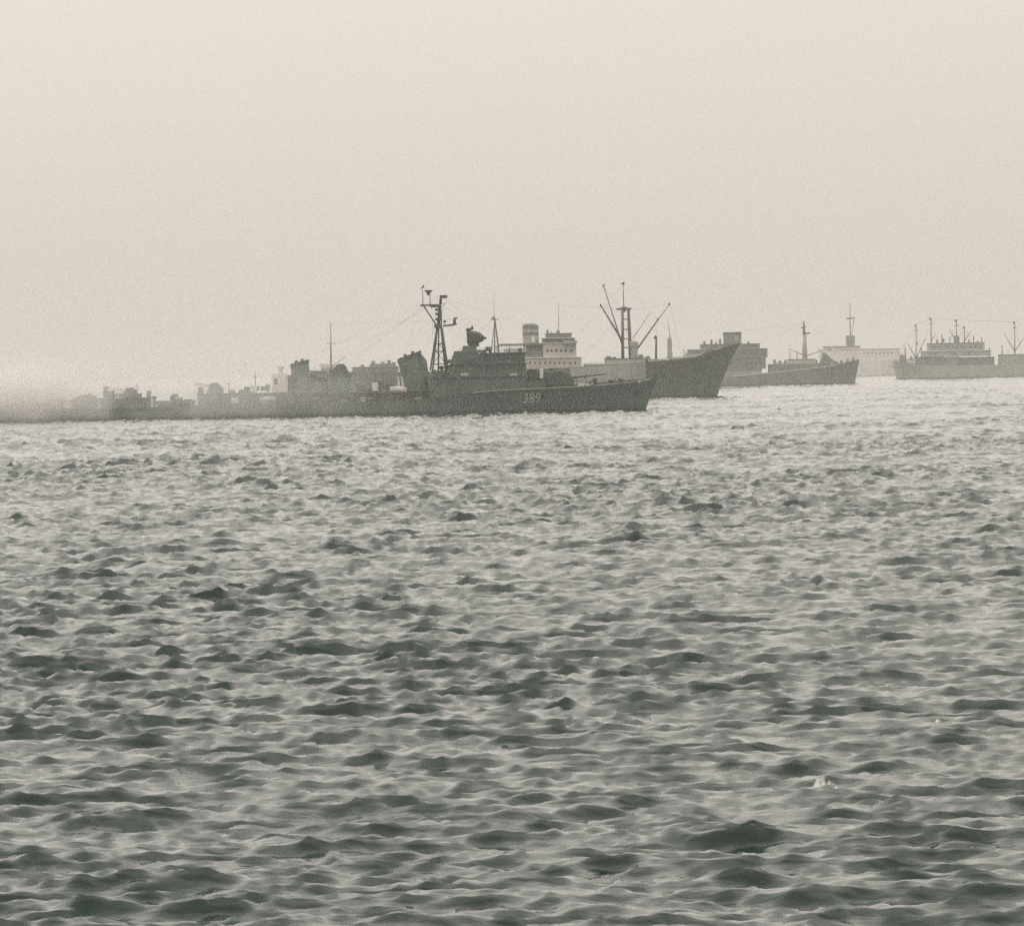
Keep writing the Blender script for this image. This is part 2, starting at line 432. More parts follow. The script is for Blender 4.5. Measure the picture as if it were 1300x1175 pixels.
# side deckhouse amidships, up to the shelter deck
d.block('deckhouse', 318, 452, 498.6, 513.5, 2.7, M['navy'])
d.block('deckhouse', 452, 548, 498.6, 511, 2.6, M['navy'])
z_ = d.z(432, 498)
bd = MB().box(d.x(312), d.x(549), -5.3, 5.3, z_ - .02, z_ + .2).build('boat_deck', M['navy'], d.root, bevel=.04)
for i_ in range(25):
    px = 314 + i_ * 9.6; x = d.x(px); zb_ = dh.deck_z(x) - .25
    for sy in (-1, 1): MB().tube((x, sy * 5.15, zb_), (x, sy * 5.15, z_ - .02), .07, n=5).build('stanchion', M['navy'], bd)
railing(bd, [(d.x(313), -5.2, z_ + .2), (d.x(494), -5.2, z_ + .2)], mat=M['navy_dark']); railing(bd, [(d.x(518), -5.2, z_ + .2), (d.x(546), -5.2, z_ + .2)], mat=M['navy_dark'])
mdh = d.block('deckhouse', 546, 668, 479, 506, 4.7, M['navy'], roof=M['navy_dark'])
d.windows(mdh, [556, 570, 584, 598, 612, 626, 640, 654], 487, 0.35, 0.35, -4.7, M['glass'])
d.block('deckhouse', 420, 446, 476, 498, 2.9, M['navy'], roof=M['navy_dark'])
d.block('deckhouse', 396.5, 411, 485, 498, 2.6, M['mid'])
d.block('deckhouse', 411.5, 419.5, 489, 498, 1.6, M['navy'])
d.block('deckhouse', 252, 318, 500, 514.5, 3.4, M['navy'], roof=M['navy_dark'])
d.block('deckhouse', 128, 190, 506, 518.5, 3.2, M['navy'], roof=M['navy_dark'])
w = d.block('deckhouse', 346.5, 364.5, 474, 498.2, 1.6, M['white'], yc=-2.6); w['label'] = 'white painted deckhouse with one dark window'
d.windows(w, [351.5], 484, 0.7, 1.1, -4.2, M['glass'])
MB().lathe(d.x(357), -2.6, [(0.45, d.z(357, 474)), (0.45, d.z(357, 468)), (0.8, d.z(357, 466.5)), (0.8, d.z(357, 463.5))]).build('ventilator', M['white'], d.root, smooth=True)
MB().box(d.x(366), d.x(372), -3.4, -1.2, d.z(369, 498), d.z(369, 476)).build('deckhouse', M['navy_dark'], d.root, bevel=.05)
w = d.block('locker', 472.8, 480.2, 486, 498, 0.6, M['white'], yc=-3.2); w['label'] = 'upright white locker'
w = d.block('locker', 319, 327, 489, 498, 0.6, M['white'], yc=-3.0); w['label'] = 'upright white locker'
w = d.block('locker', 295, 304, 505, 511.5, 0.5, M['white'], yc=-4.2); w['label'] = 'low white locker'
for px in (229, 402, 470, 532, 590, 652):                                     # life-raft canisters along the rail
    x, z = P(px, 506.5 if px < 545 else 476.5)
    MB().tube((x - .8, -4.3, z + .1), (x + .8, -4.3, z + .1), .33, n=8).build('raft_canister', M['pale'], d.root, smooth=True)

def funnel(ship, name, base, top_l, top_r, b0, b1, hw, mats, parent=None):
    """oval funnel: base y px, (left x, y), (right x, y) of the slanted mouth, base left/right x."""
    xl, zl = ship.p(*top_l); xr, zr = ship.p(*top_r); xb0, zb = ship.p(b0, base); xb1 = ship.x(b1)
    cx, a, k = (xl + xr) / 2, (xr - xl) / 2, (zr - zl) / (xr - xl); zt = (zl + zr) / 2
    f = MB().oval([(zb, (xb0 + xb1) / 2, (xb1 - xb0) / 2, hw, 0), (zb + .7 * (zt - zb), (xb0 + xb1) / 2 * .3 + cx * .7, (xb1 - xb0) / 2 * .3 + a * .7, hw, k * .6), (zt, cx, a, hw * .95, k)]).build(name, mats[0], parent or ship.root, smooth=False)
    MB().oval([(zt - .5, cx, a + .12, hw * .95 + .12, k), (zt + .32, cx + .05, a + .10, hw * .95 + .1, k), (zt + .33, cx + .05, a - .5, hw * .6, k), (zt - .2, cx + .05, a - .6, hw * .55, k)]).build('funnel_cap', mats[1], f)
    for off in (-.35, .3):
        MB().tube((cx + a * off, 0, zt - .3 + k * a * off), (cx + a * off, 0, zt + .75 + k * a * off), .3, n=10).build('exhaust_pipe', mats[1], f, smooth=True)
    return f, cx, a, k, zt, zb
f1 = funnel(d, 'funnel', 499, (505, 457.5), (534, 447), 513, 546, 2.0, [M['navy'], M['navy_dark']])
# raked after face of the cap: the mouth drops away to starboard bow
MB().prism([P(533, 446.5), P(541.5, 457.5), P(545, 480), P(536, 478)], [(-1.5, .9), (-1.2, 1), (1.2, 1), (1.5, .9)]).build('funnel_casing', M['navy'], f1[0])
MB().tube((d.x(507), -1.95, d.z(507, 470)), (d.x(543), -1.95, d.z(543, 466)), .08, n=5).build('funnel_band', M['navy_dark'], f1[0])
f2 = funnel(d, 'funnel', 499, (369, 464), (391.5, 458.5), 372, 397, 1.9, [M['navy'], M['navy_dark']])
for px, top, r in ((399, 475, .45), (408, 478.5, .4), (415, 481, .4), (437, 471, .4), (458, 489, .45), (552, 474, .45)):
    x, zt = P(px, top); zb = d.z(px, 499)
    MB().lathe(x, -1.2, [(r * .6, zb), (r * .6, zt - .5), (r, zt - .3), (r * .9, zt), (r * .4, zt + .15)]).build('ventilator', M['navy'], d.root, smooth=True)

# bridge
br = d.block('bridge', 570, 668, 463, 480, 4.3, M['navy'], roof=M['navy_dark'])
d.windows(br, [612, 617, 622, 627, 632, 637, 642, 647, 652, 657, 662], 467.5, 0.55, 0.5, -4.3, M['glass'])
MB().box(d.x(604), d.x(667), -3.7, 3.7, d.z(636, 463) + .17, d.z(636, 449)).build('wheelhouse', M['navy'], br, bevel=.1)
MB().box(d.x(609), d.x(668), -4.4, 4.4, d.z(636, 449) + .003, d.z(636, 449) + .22).build('bridge_wing', M['navy_dark'], br)
d.windows(br, [610, 616, 622, 628, 634, 640, 646, 652, 658, 664], 455.5, 0.6, 0.6, -3.7, M['glass'])
MB().prism([P(571, 463), P(577, 445.5), P(607, 445.5), P(608, 463)], [(-2.9, .96), (-2.7, 1), (2.7, 1), (2.9, .96)]).build('bridge_tower', M['navy'], br)
MB().prism([P(586, 445.6), P(588, 439), P(605, 439), P(605, 445.6)], [(-2.0, .95), (-1.8, 1), (1.8, 1), (2.0, .95)]).build('director_platform', M['navy'], br)
railing(br, [(d.x(576), -2.6, d.z(576, 445.5)), (d.x(586), -2.6, d.z(586, 445.5))], mat=M['navy_dark'])
railing(br, [(d.x(610), -4.2, d.z(636, 449) + .2), (d.x(667), -4.2, d.z(636, 449) + .2), (d.x(667), 4.2, d.z(636, 449) + .2)], mat=M['navy_dark'])
for px, h in ((616, 443), (622, 441.5), (612.5, 444.5)):
    d.spar('signal_lamp', (px, 449), (px, h), .22, .3, M['navy_dark'], br, -2.5, -2.5)
# stabilised gun director with its radar and rangefinder ears
x, zb = P(601, 440); zt = d.z(601, 434)
dr = MB().lathe(x, 0, [(1.15, zb), (1.0, zt), (1.25, zt + .25)]).build('gun_director', M['navy_dark'], d.root, smooth=False)
MB().prism([P(592.3, 422), P(597, 420), P(603, 420), P(609.5, 422), P(613.5, 425.5), P(615.5, 428.5), P(613, 433), P(608, 435.5), P(593, 436)], [(-2.0, .55), (-1.6, .9), (-1.1, 1), (1.1, 1), (1.6, .9), (2.0, .55)]).build('director_housing', M['navy_dark'], dr)
MB().tube((*[d.x(614)], 0, d.z(614, 429)), (d.x(618.5), 0, d.z(618, 429)), .35, .2, 8).build('rangefinder', M['navy_dark'], dr)
MB().prism([P(590.5, 418.5), P(592, 416.5), P(598, 416), P(599, 413), P(600.5, 412.8), P(602, 418), P(596, 421), P(592, 422)], [(-.9, .9), (.9, .9)]).build('radar_dish', M['navy_dark'], dr)

# mast: braced legs, platforms, radars
zb = d.z(556, 479)
ms = MB().box(d.x(551), d.x(569), -1.7, 1.7, d.z(560, 479) + .18, d.z(560, 470)).build('mast', M['navy'], d.root, bevel=.05)
for a, b, ya in (((546.5, 470), (554.5, 416), -1.4), ((549, 470), (555.5, 416), 1.4), ((568.5, 470), (560.8, 416), -1.4), ((566, 470), (560, 416), 1.4)):
    d.spar('mast_leg', a, b, .26 if a[0] > 560 else .17, .2 if a[0] > 560 else .13, M['navy_dark'], ms, ya, ya * .4)
d.spar('mast_leg', (556.5, 470), (557, 416), .16, .14, M['navy_dark'], ms)
for py, px0, px1, w in ((462, 550, 568, 1.3), (446, 553, 565.5, 1.0), (436.5, 555, 564, .8)):
    zz = d.z(558, py)
    MB().box(d.x(px0), d.x(px1), -w, w, zz - .09, zz + .09).build('mast_platform', M['navy_dark'], ms)
for a, b in (((549, 462), (562, 446)), ((566.5, 462), (553.5, 446)), ((553.5, 446), (562.5, 432)), ((564, 446), (555, 432))):
    d.spar('mast_brace', a, b, .06, .06, M['navy_dark'], ms, -1.0, -.8, 5)
MB().box(d.x(552.8), d.x(562.2), -1.2, 1.2, d.z(557, 416.5), d.z(557, 411)).build('crows_nest', M['navy_dark'], ms, bevel=.1)
d.spar('topmast', (556.8, 411), (558.5, 386), .34, .26, M['navy_dark'], ms); d.spar('topmast', (560.6, 411), (559.6, 386), .12, .10, M['navy_dark'], ms)
for py in (405, 398.5, 393): 
    MB().lathe(d.x(557.6), 0, [(.5, d.z(557, py) - .25), (.62, d.z(557, py)), (.5, d.z(557, py) + .25)], 8).build('lantern', M['navy_dark'], ms)
zz = d.z(549, 387)
MB().box(d.x(535.5), d.x(561), -.55, .55, zz - .22, zz + .12).build('yard', M['navy_dark'], ms)
MB().box(d.x(548), d.x(561.5), -.9, .9, zz - .5, zz - .23).build('mast_platform', M['navy_dark'], ms)
d.spar('mast_brace', (538, 388.5), (553.5, 412), .13, .13, M['navy_dark'], ms)
d.spar('mast_brace', (562, 388), (567, 384), .06, .05, M['navy_dark'], ms)
d.spar('antenna_post', (537, 387), (536.5, 368), .08, .06, M['navy_dark'], ms)
MB().prism([P(532.8, 367), P(534.5, 365.6), P(537, 362), P(539, 362.6), P(538.5, 364.6), P(535.5, 366.5)], [(-.6, .8), (0, 1), (.6, .8)]).build('radar_antenna', M['navy_dark'], ms)
d.spar('antenna_post', (546, 387), (546, 374), .08, .07, M['navy_dark'], ms)
x = d.x(546); MB().lathe(x, 0, [(.2, d.z(546, 375)), (.3, d.z(546, 373)), (.62, d.z(546, 370)), (.62, d.z(546, 369.3)), (.85, d.z(546, 368.8)), (.85, d.z(546, 368.3))], 10).build('radar_antenna', M['navy_dark'], ms)
d.spar('antenna_post', (559.5, 386), (559.3, 379), .3, .25, M['navy_dark'], ms)
zz = d.z(563, 376.7)
MB().prism([P(557.5, 374.6), P(568.5, 374.2), P(568.5, 378.4), P(561, 379), P(558, 379.2)], [(-.4, .9), (.4, .9)]).build('radar_antenna', M['navy_dark'], ms)
MB().prism([P(562, 414.8), P(562, 413), P(575, 411), P(580, 410), P(580, 412), P(575, 413.5)], [(-.7, 1), (.7, 1)]).build('mast_platform', M['navy_dark'], ms)
MB().prism([P(575, 411.5), P(575, 406), P(576.5, 405.5), P(574.6, 404.4), P(576, 402.8), P(581, 402.3), P(581.5, 403.5), P(578.6, 405), P(579, 411)], [(-.6, .9), (.6, .9)]).build('radar_antenna', M['navy_dark'], ms)
MB().lathe(d.x(566), 0, [(.1, d.z(566, 412)), (.1, d.z(566, 409)), (.3, d.z(566, 408.5)), (.3, d.z(566, 406.8))], 8).build('radar_antenna', M['navy_dark'], ms)
for a, b in (((536, 387), (512, 455)), ((561, 387), (596, 439)), ((580, 411), (601, 413)), ((558, 376), (420, 474)), ((561, 378), (705, 470))):
    d.spar('rigging_wire', a, b, .012, .012, M['wire'], ms, 0.3, 0.3, 4)

# main battery
def turret(ship, px, py_base, face, parent, scale=1.0):
    x, z = ship.p(px, py_base)
    t = empty('gun_turret', (x, 0, z)); t.parent = parent; t.scale = (face * scale, 1, scale)
    MB().lathe(0, 0, [(2.0, -.3), (2.0, .25)], 20).build('barbette', M['navy_dark'], t)
    MB().prism([(-2.5, .25), (-2.6, 1.6), (-2.2, 2.55), (.6, 2.75), (2.0, 2.2), (2.5, 1.2), (2.4, .25)], [(-1.95, .86), (-1.6, 1), (1.6, 1), (1.95, .86)]).build('gun_house', M['navy_dark'], t)
    for y in (-.6, .6):
        b = MB().tube((1.9, y, 1.45), (3.0, y, 1.55), .25, .2, 10); b.tube((3.0, y, 1.55), (7.9, y, 1.98), .15, .10, 8)
        b.build('gun_barrel', M['navy_dark'], t, smooth=True)
    MB().lathe(-.9, .8, [(.45, 2.6), (.45, 3.0), (.25, 3.1)], 10).build('sight_hood', M['navy_dark'], t)
    return t
turret(d, 708, 491.3, 1, d.root, 1.2)
turret(d, 108, 518.2, -1, d.root, .95)
def aa_mount(ship, px, py_base, face, parent, y=0):
    x, z = ship.p(px, py_base)
    t = empty('antiaircraft_mount', (x, y, z)); t.parent = parent; t.scale = (face, 1, 1)
    MB().lathe(0, 0, [(1.35, 0), (1.35, .3), (.8, .35), (.8, .6)], 14).build('mount_base', M['navy_dark'], t)
    MB().prism([(-1.3, .35), (-1.3, 1.5), (-.6, 2.1), (.5, 2.0), (1.1, 1.2), (1.0, .35)], [(-1.2, .9), (-1.0, 1), (1.0, 1), (1.2, .9)]).build('gun_shield', M['navy_dark'], t)
    for yy in (-.35, .35):
        for zz in (1.25, 1.6):
            MB().tube((.8, yy, zz), (3.9, yy, zz + .5), .08, .05, 6).build('gun_barrel', M['navy_dark'], t)
aa_mount(d, 677.5, 481.5, 1, d.root)
d.block('deckhouse', 668, 692, 481, 494, 3.4, M['navy'], roof=M['navy_dark'])
aa_mount(d, 165, 505.3, -1, d.root)
aa_mount(d, 272, 499.3, -1, d.root)
aa_mount(d, 432, 475.3, -1, d.root, -1.5)
w = d.block('locker', 685.3, 689.6, 468, 487, .35, M['white'], yc=-2.9); w['label'] = 'tall narrow white post-like locker by the forward turret'
def torpedo_tubes(ship, px, py, parent):
    x, z = ship.p(px, py); t = empty('torpedo_tube_mount', (x, 0, z)); t.parent = parent
    MB().lathe(0, 0, [(1.3, -.25), (1.3, .45)], 14).build('turntable', M['navy_dark'], t)
    for i in range(5):
        MB().tube((-3.9, (i - 2) * .68, .85), (3.9, (i - 2) * .68, .85), .32, n=10).build('torpedo_tube', M['navy'], t, smooth=True)
    MB().prism([(-.9, 1.15), (-.9, 2.1), (-.3, 2.5), (.7, 2.4), (1.0, 1.15)], [(-1.0, .9), (1.0, .9)]).build('control_cabin', M['navy'], t)
torpedo_tubes(d, 222, 516, d.root)
# loose deck gear that breaks up the outline: lockers, reels, ventilators, posts
rg = random.Random(4)
def clutter(px0, px1, py, n, big=1.0):
    for i_ in range(n):
        px = px0 + (px1 - px0) * (i_ + rg.random()) / n; x, z = d.p(px, py); y = rg.uniform(-3.2, 1.5); k_ = rg.random()
        if k_ < .35:
            w_, h_ = rg.uniform(.4, 1.2) * big, rg.uniform(.6, 1.5) * big
            MB().box(x - w_, x + w_, y - .5, y + .5, z - .05, z + h_).build('locker', M[rg.choice(['navy', 'navy_dark', 'navy', 'pale'])], d.root, bevel=.06)
        elif k_ < .6:
            h_ = rg.uniform(1.0, 2.3) * big; r_ = rg.uniform(.22, .42)
            MB().lathe(x, y, [(r_, z - .05), (r_, z + h_ * .7), (r_ * 1.7, z + h_ * .8), (r_ * 1.6, z + h_), (r_ * .5, z + h_ + .15)], 10).build('ventilator', M[rg.choice(['navy', 'navy_dark'])], d.root)
        elif k_ < .8:
            r_ = rg.uniform(.4, .65)
            mb_ = MB().tube((x - .55, y, z + r_), (x + .55, y, z + r_), r_ * .7, n=10); mb_.tube((x - .62, y, z + r_), (x - .55, y, z + r_), r_, n=10); mb_.tube((x + .55, y, z + r_), (x + .62, y, z + r_), r_, n=10)
            mb_.build('cable_reel', M['navy_dark'], d.root)
        else:
            h_ = rg.uniform(1.5, 3.6) * big
            mb_ = MB().tube((x, y, z - .05), (x, y, z + h_), .09, .05, 6); mb_.tube((x - .5, y, z + h_ * .8), (x + .5, y, z + h_ * .8), .05, n=5)
            mb_.build('signal_post', M['navy_dark'], d.root)
clutter(397, 411, 484.5, 4, 1.1); clutter(422, 444, 475.0, 4, .8); clutter(450, 503, 497, 7, 1.2); clutter(318, 346, 497, 4, 1.1); clutter(254, 316, 499.2, 8, .9)
clutter(130, 190, 505.2, 9, 1.0); clutter(192, 250, 516, 7, 1.0); clutter(40, 90, 518.2, 5, .8); clutter(548, 570, 478, 4, .9); clutter(606, 666, 447, 5, .6); clutter(725, 765, 490, 6, .7); clutter(795, 825, 486, 3, .6); clutter(570, 600, 462.2, 4, .7)
for px in (340, 372, 410, 438, 462, 486, 520):
    x, z = P(px, 511.0); w_ = rg.uniform(.4, .9)
    MB().box(x - w_, x + w_, -4.9, -4.4, z - .4, z + rg.uniform(.5, 1.2)).build('locker', M[rg.choice(['pale', 'navy', 'cream'])], d.root, bevel=.05)
for a, b in (((558, 376), (380, 459)), ((562, 388), (668, 449)), ((537, 387), (430, 474)), ((548, 387), (400, 471)), ((561, 412), (612, 449)), ((553, 414), (538, 448)), ((564, 379), (832, 465))):
    d.spar('rigging_wire', a, b, .014, .014, M['wire'], ms, -.4, -.4, 4)
for px in (551, 566): 
    d.spar('signal_halyard', (548 if px < 560 else 561.5, 388), (px, 462), .02, .02, M['wire'], ms, -.6, -1.0, 4)
MB().prism([P(752, 489.2), P(744, 483.5), P(745, 483.2), P(754, 489.2)], [(-4.0, 1), (4.0, 1)]).build('breakwater', M['navy'], d.root)
for px in (775, 788):
    x = d.x(px); z = dh.deck_z(x) - .3
    for y in (-1.1, 1.1):
        MB().lathe(x, y, [(.45, z), (.3, z + .3), (.3, z + .75), (.5, z + .85), (.5, z + 1.05)], 10).build('capstan', M['navy_dark'], d.root)
for px in (738, 748):
    x, z = P(px, 489.2); MB().box(x - .7, x + .7, -3.7, -2.9, z - .2, z + .45).build('locker', M['white'], d.root, bevel=.05)
d.spar('jackstaff', (832, 481), (834, 463), .05, .03, M['spar']); d.spar('flagstaff', (-4, 519), (-8, 495), .06, .03, M['spar'])
# davits
for px in (508.5, 513.5):
    x0_, z0_ = P(px, 499); x1_, z1_ = P(px - 2, 478)
    mb = MB().tube((x0_, -4.1, z0_), (x1_, -4.1, z1_ - .4), .12, .1); mb.tube((x1_, -4.1, z1_ - .4), (x1_ - .1, -5.0, z1_), .1, .08); mb.tube((x1_ - .1, -5.0, z1_), (x1_ - .1, -5.0, d.z(px, 491)), .03, .03)
    mb.build('davit', M['white'], d.root)

def ship_boat(px0, px1, py_top, py_bot, ship, y, label, tilt=0, flip=False, mast=False):
    x0_, zt = ship.p(px0, py_top); x1_, zb = ship.p(px1, py_bot); Lb = x1_ - x0_; h = zt - zb
    root = empty('ship_boat', (ship.X0 + (x0_ + x1_) / 2, ship.D + y, zb)); tag(root, label, 'boat', 'boats of the grey warship')
    mb = MB(); n = 16; lv = 5
    for i in range(n + 1):
        u = i / n; s_ = 2 * u - 1
        hb = .24 * Lb * (1 - abs(s_) ** 2.6) ** .7 + .02; zz = h * (.72 + .28 * s_ * s_)
        for k in range(-lv, lv + 1):
            a = k / lv * math.pi / 2
            z = zz * (1 - math.cos(a) ** .7 * .98); 
            mb.v.append((s_ * Lb / 2 * (1 - .06 * math.cos(a)), hb * math.sin(a), z))
    m_ = 2 * lv + 1
    for i in range(n):
        for k in range(m_ - 1):
            a = i * m_ + k; mb.face((a, a + 1, a + m_ + 1, a + m_))
    for i in range(n): mb.face((i * m_, (i + 1) * m_, (i + 1) * m_ + m_ - 1, i * m_ + m_ - 1))
    mb.build('boat_hull', M['white'], root, smooth=False)
    if mast: MB().box(-Lb * .18, Lb * .15, -.5, .5, h * .65, h * 1.35).build('cuddy', M['white'], root, bevel=.08)
    else: MB().prism([(-Lb * .44, h * .9), (0, h * 1.12), (Lb * .44, h * .9), (Lb * .44, h * .7), (-Lb * .44, h * .7)], [(-.5, .9), (.5, .9)]).build('canvas_cover', M['white'], root)
    root.rotation_euler = (0, tilt, 0)
ship_boat(495, 517.5, 490.5, 497.5, d, -5.1, 'white open launch hanging in davits below the forward raked funnel', R(4), mast=False)
ship_boat(331, 352.5, 503.2, 509, d, -4.9, 'low white boat on deck below the white deckhouse near the after funnel', R(-3))

# ================================================================== big freighter behind the destroyer
GRP = 'merchant ships anchored beyond the warship'
c = Ship('cargo_ship', 1190.0, 668, 'large dark-hulled freighter behind the warship, with white midships house, tall bow and raised derricks', 'cargo ship', GRP, yaw=1.5)
P = c.p
sheer = [P(392, 470), P(450, 471.5), P(520, 472), P(620, 470.5), P(735, 466.3), P(790, 462), P(825, 459.8), P(868, 456), P(890, 453), P(908, 446), P(925, 440), P(941, 434.8)]
stem = [(-2.5, c.x(906)), (0, c.x(910.5)), (c.z(922, 480), c.x(918.5)), (c.z(930, 460), c.x(927)), (c.z(941, 435), c.x(941.5))]
stern = [(-2.5, c.x(404)), (0, c.x(402)), (3, c.x(396)), (8, c.x(391))]
ch = Hull(sheer, stem, stern, 18.0, flare=1.7, entry=0.30, run=0.2, stern_w=0.6)
chull = ch.build(c.root, [M['merch'], M['boot']], M['deck'], boot=0.5)
mb = MB(); xa_, xb_ = c.x(722), c.x(818)                                       # pale painted strake amidships
for i in range(25):
    for k in range(2):
        x = xa_ + (xb_ - xa_) * i / 24; zt = ch.deck_z(x) - .08; z = zt - k * 4.4
        mb.v.append((x, -ch.y(x, z) - .20, z))
for i in range(24): mb.face((2 * i, 2 * i + 1, 2 * i + 3, 2 * i + 2))
so = mb.build('painted_strake', M['pale'], chull); so['label'] = 'pale grey painted strake along the upper hull'
sm = so.modifiers.new('thickness', 'SOLIDIFY'); sm.thickness = .16; sm.offset = 0
deck_rail(ch, c, c.x(400), c.x(885), 24, M['spar'])
# midships house, tier by tier
h1 = c.block('deckhouse', 604, 737, 455, 472, 8.0, M['cream'], roof=M['white'])
c.windows(h1, [672, 678, 684, 691, 697, 703, 709, 715, 722, 729], 460.5, .55, .55, -8.0, M['glass'])
h2 = c.block('deckhouse', 689, 731, 436, 454.2, 7.2, M['cream'], roof=M['white'])
c.windows(h2, [694, 699, 705, 711, 717, 724], 445, .6, .7, -7.2, M['glass'])
h3 = c.block('wheelhouse', 689.5, 729, 429.5, 435, 6.6, M['mid'], roof=M['white'])
c.windows(h3, [692, 696, 700, 704, 708, 712, 716, 720, 724, 727.5], 432.3, .6, .65, -6.6, M['glass'])
MB().box(c.x(715), c.x(732), -9.2, 9.2, c.z(724, 436.2), c.z(724, 432.5)).build('bridge_wing', M['pale'], h3, bevel=.05)
h4 = c.block('chart_house', 694, 726, 423.5, 428.6, 4.2, M['mid'], roof=M['pale'])
for px, t_, r in ((695, 418.5, .25), (708.5, 419.5, .45), (700, 421, .2)):
    c.spar('ventilator', (px, 424), (px, t_), r, r * 1.2, M['mid'], h4)
c.spar('aerial_mast', (709, 423), (709.5, 384), .09, .05, M['spar'], h4)
h5 = c.block('deckhouse', 608, 690, 448, 454.2, 6.6, M['mid'], roof=M['pale'])
h6 = c.block('deckhouse', 666, 689, 438.5, 447.2, 5.4, M['mid'])
zz = c.z(655, 437.5); MB().box(c.x(633), c.x(688.5), -7.2, 7.2, zz - .25, zz + .25).build('boat_deck', M['mid'], h5)
for px in range(636, 668, 6):
    c.spar('stanchion', (px, 447), (px, 438.5), .12, .12, M['white'], h5, -6.9, -6.9)
MB().box(c.x(640), c.x(668), -5.9, 5.9, c.z(654, 447), c.z(654, 442.5)).build('casing', M['white'], h5)
f = MB().oval([(c.z(675, 438.5) - .2, c.x(675), c.x(685) - c.x(675), 2.6, 0), (c.z(675, 416), c.x(674.5), c.x(685.2) - c.x(675), 2.5, 0)]).build('funnel', M['pale'], c.root)
for ya, yb, m_, e in ((421.5, 425.5, 'mid', .08), (413, 417.5, 'mid', .06)):
    MB().oval([(c.z(675, yb), c.x(674.8), c.x(685) - c.x(675) + e, 2.55 + e, 0), (c.z(675, ya), c.x(674.6), c.x(685) - c.x(675) + e, 2.52 + e, 0)]).build('funnel_band', M[m_], f)
MB().oval([(c.z(675, 416) + .01, c.x(674.5), 2.25, 2.4, 0), (c.z(675, 411.2), c.x(674.2), 1.7, 1.9, 0), (c.z(675, 410.4), c.x(674), 1.0, 1.2, 0)]).build('funnel_cap', M['mid'], f)
MB().box(c.x(675.5), c.x(679.5), -2.75, -2.5, c.z(677, 434.5), c.z(677, 426.5)).build('funnel_panel', M['white'], f)
# tripod signal mast
tm = c.spar('mast', (628, 448), (628, 402), .22, .12, M['spar'], n=8)
c.spar('mast_leg', (623.5, 448), (628, 406), .14, .1, M['spar'], tm, -1.5, 0); c.spar('mast_leg', (633.5, 448), (628.5, 406), .24, .16, M['spar'], tm, 1, 0)
c.spar('yard', (622.5, 406), (633.5, 405.2), .09, .09, M['spar'], tm)
MB().lathe(c.x(628), 0, [(.4, c.z(628, 405)), (.55, c.z(628, 403.5)), (.2, c.z(628, 401.8))], 8).build('lantern', M['spar'], tm)
c.spar('aerial_mast', (627.5, 403), (627, 372), .05, .03, M['spar'], tm)
# goalpost foremast and derricks
mh = c.block('mast_house', 769, 818, 455.3, 463.5, 4.5, M['cream'], roof=M['mid'])
gp = MB().tube((c.x(790.5), -3.0, c.z(790, 455.8)), (c.x(791.5), -2.2, c.z(791, 392)), .46, .34, 10).build('kingpost', M['spar'], c.root, smooth=True)
gp2 = MB().tube((c.x(802), 3.0, c.z(802, 455.8)), (c.x(800), 2.2, c.z(800, 393)), .55, .4, 10).build('kingpost', M['spar'], c.root, smooth=True)
MB().tube((c.x(784.5), -2.2, c.z(785, 392.5)), (c.x(803), 2.2, c.z(803, 391.5)), .3, .3, 8).build('crosstree', M['spar'], gp)
MB().lathe(c.x(794), 0, [(.3, c.z(794, 396)), (1.0, c.z(794, 391.5)), (1.0, c.z(794, 390.2)), (.3, c.z(794, 388.5))], 10).build('mast_platform', M['spar'], gp)
c.spar('topmast', (792, 391), (791.3, 359), .14, .08, M['spar'], gp)
MB().prism([P(787.8, 360), P(790, 358.8), P(793, 357.2), P(793.2, 361.2), P(790.5, 361.2)], [(-.5, .9), (.5, .9)]).build('radar_antenna', M['spar'], gp)
for py in (405, 418, 430, 441):
    zz = c.z(796, py); MB().tube((c.x(790.8), -2.7, zz), (c.x(801.5), 2.7, zz), .16, .16, 6).build('mast_brace', M['spar'], gp)
MB().lathe(c.x(806), .6, [(1.0, c.z(806, 455.8)), (1.0, c.z(806, 440)), (1.2, c.z(806, 439)), (1.2, c.z(806, 434)), (.5, c.z(806, 432))], 10).build('ventilator', M['pale'], mh)
def derrick(a, b, ya, yb, r=.2, block=True):
    o = c.spar('derrick', a, b, r, r * .6, M['spar'], c.root, ya, yb)
    if block:
        x, z = c.p(*b); MB().lathe(x, yb, [(.1, z - .4), (.26, z - .2), (.26, z + .2), (.08, z + .4)], 8).build('derrick_head', M['spar'], o)
    return o
derrick((788.5, 436), (765, 363), -4, -6, .19); derrick((789, 432), (761, 388), -3.5, -8, .3)
derrick((811, 442), (851.5, 385.5), 3.5, 5, .16); derrick((808, 443), (834, 405.5), -3.5, -5, .2)
derrick((804, 430), (826, 398), 3.5, 4, .10, False)
for a, b in (((791.5, 393), (765, 363)), ((791.5, 393), (761, 388)), ((801, 393), (851.5, 385.5)), ((792, 360), (735, 424)), ((792, 360), (880, 452)), ((834, 406), (833.5, 458)), ((765, 364), (786, 452)), ((628, 404), (560, 465)), ((420, 412), (624, 404)), ((851, 386), (866, 455)), ((800, 394), (872, 452)), ((791, 394), (735, 462)), ((709, 388), (790, 392))):
    c.spar('rigging_wire', a, b, .018, .018, M['wire'], gp, 0, 0, 4)
kp = c.spar('kingpost', (833, 460), (833.3, 427), .32, .26, M['spar']); MB().lathe(c.x(833.3), 0, [(.45, c.z(833, 430)), (.45, c.z(833, 427)), (.2, c.z(833, 425.5))], 8).build('mast_head', M['spar'], kp)
kp = c.spar('kingpost', (851.5, 459), (851, 428), .4, .3, M['pale'])
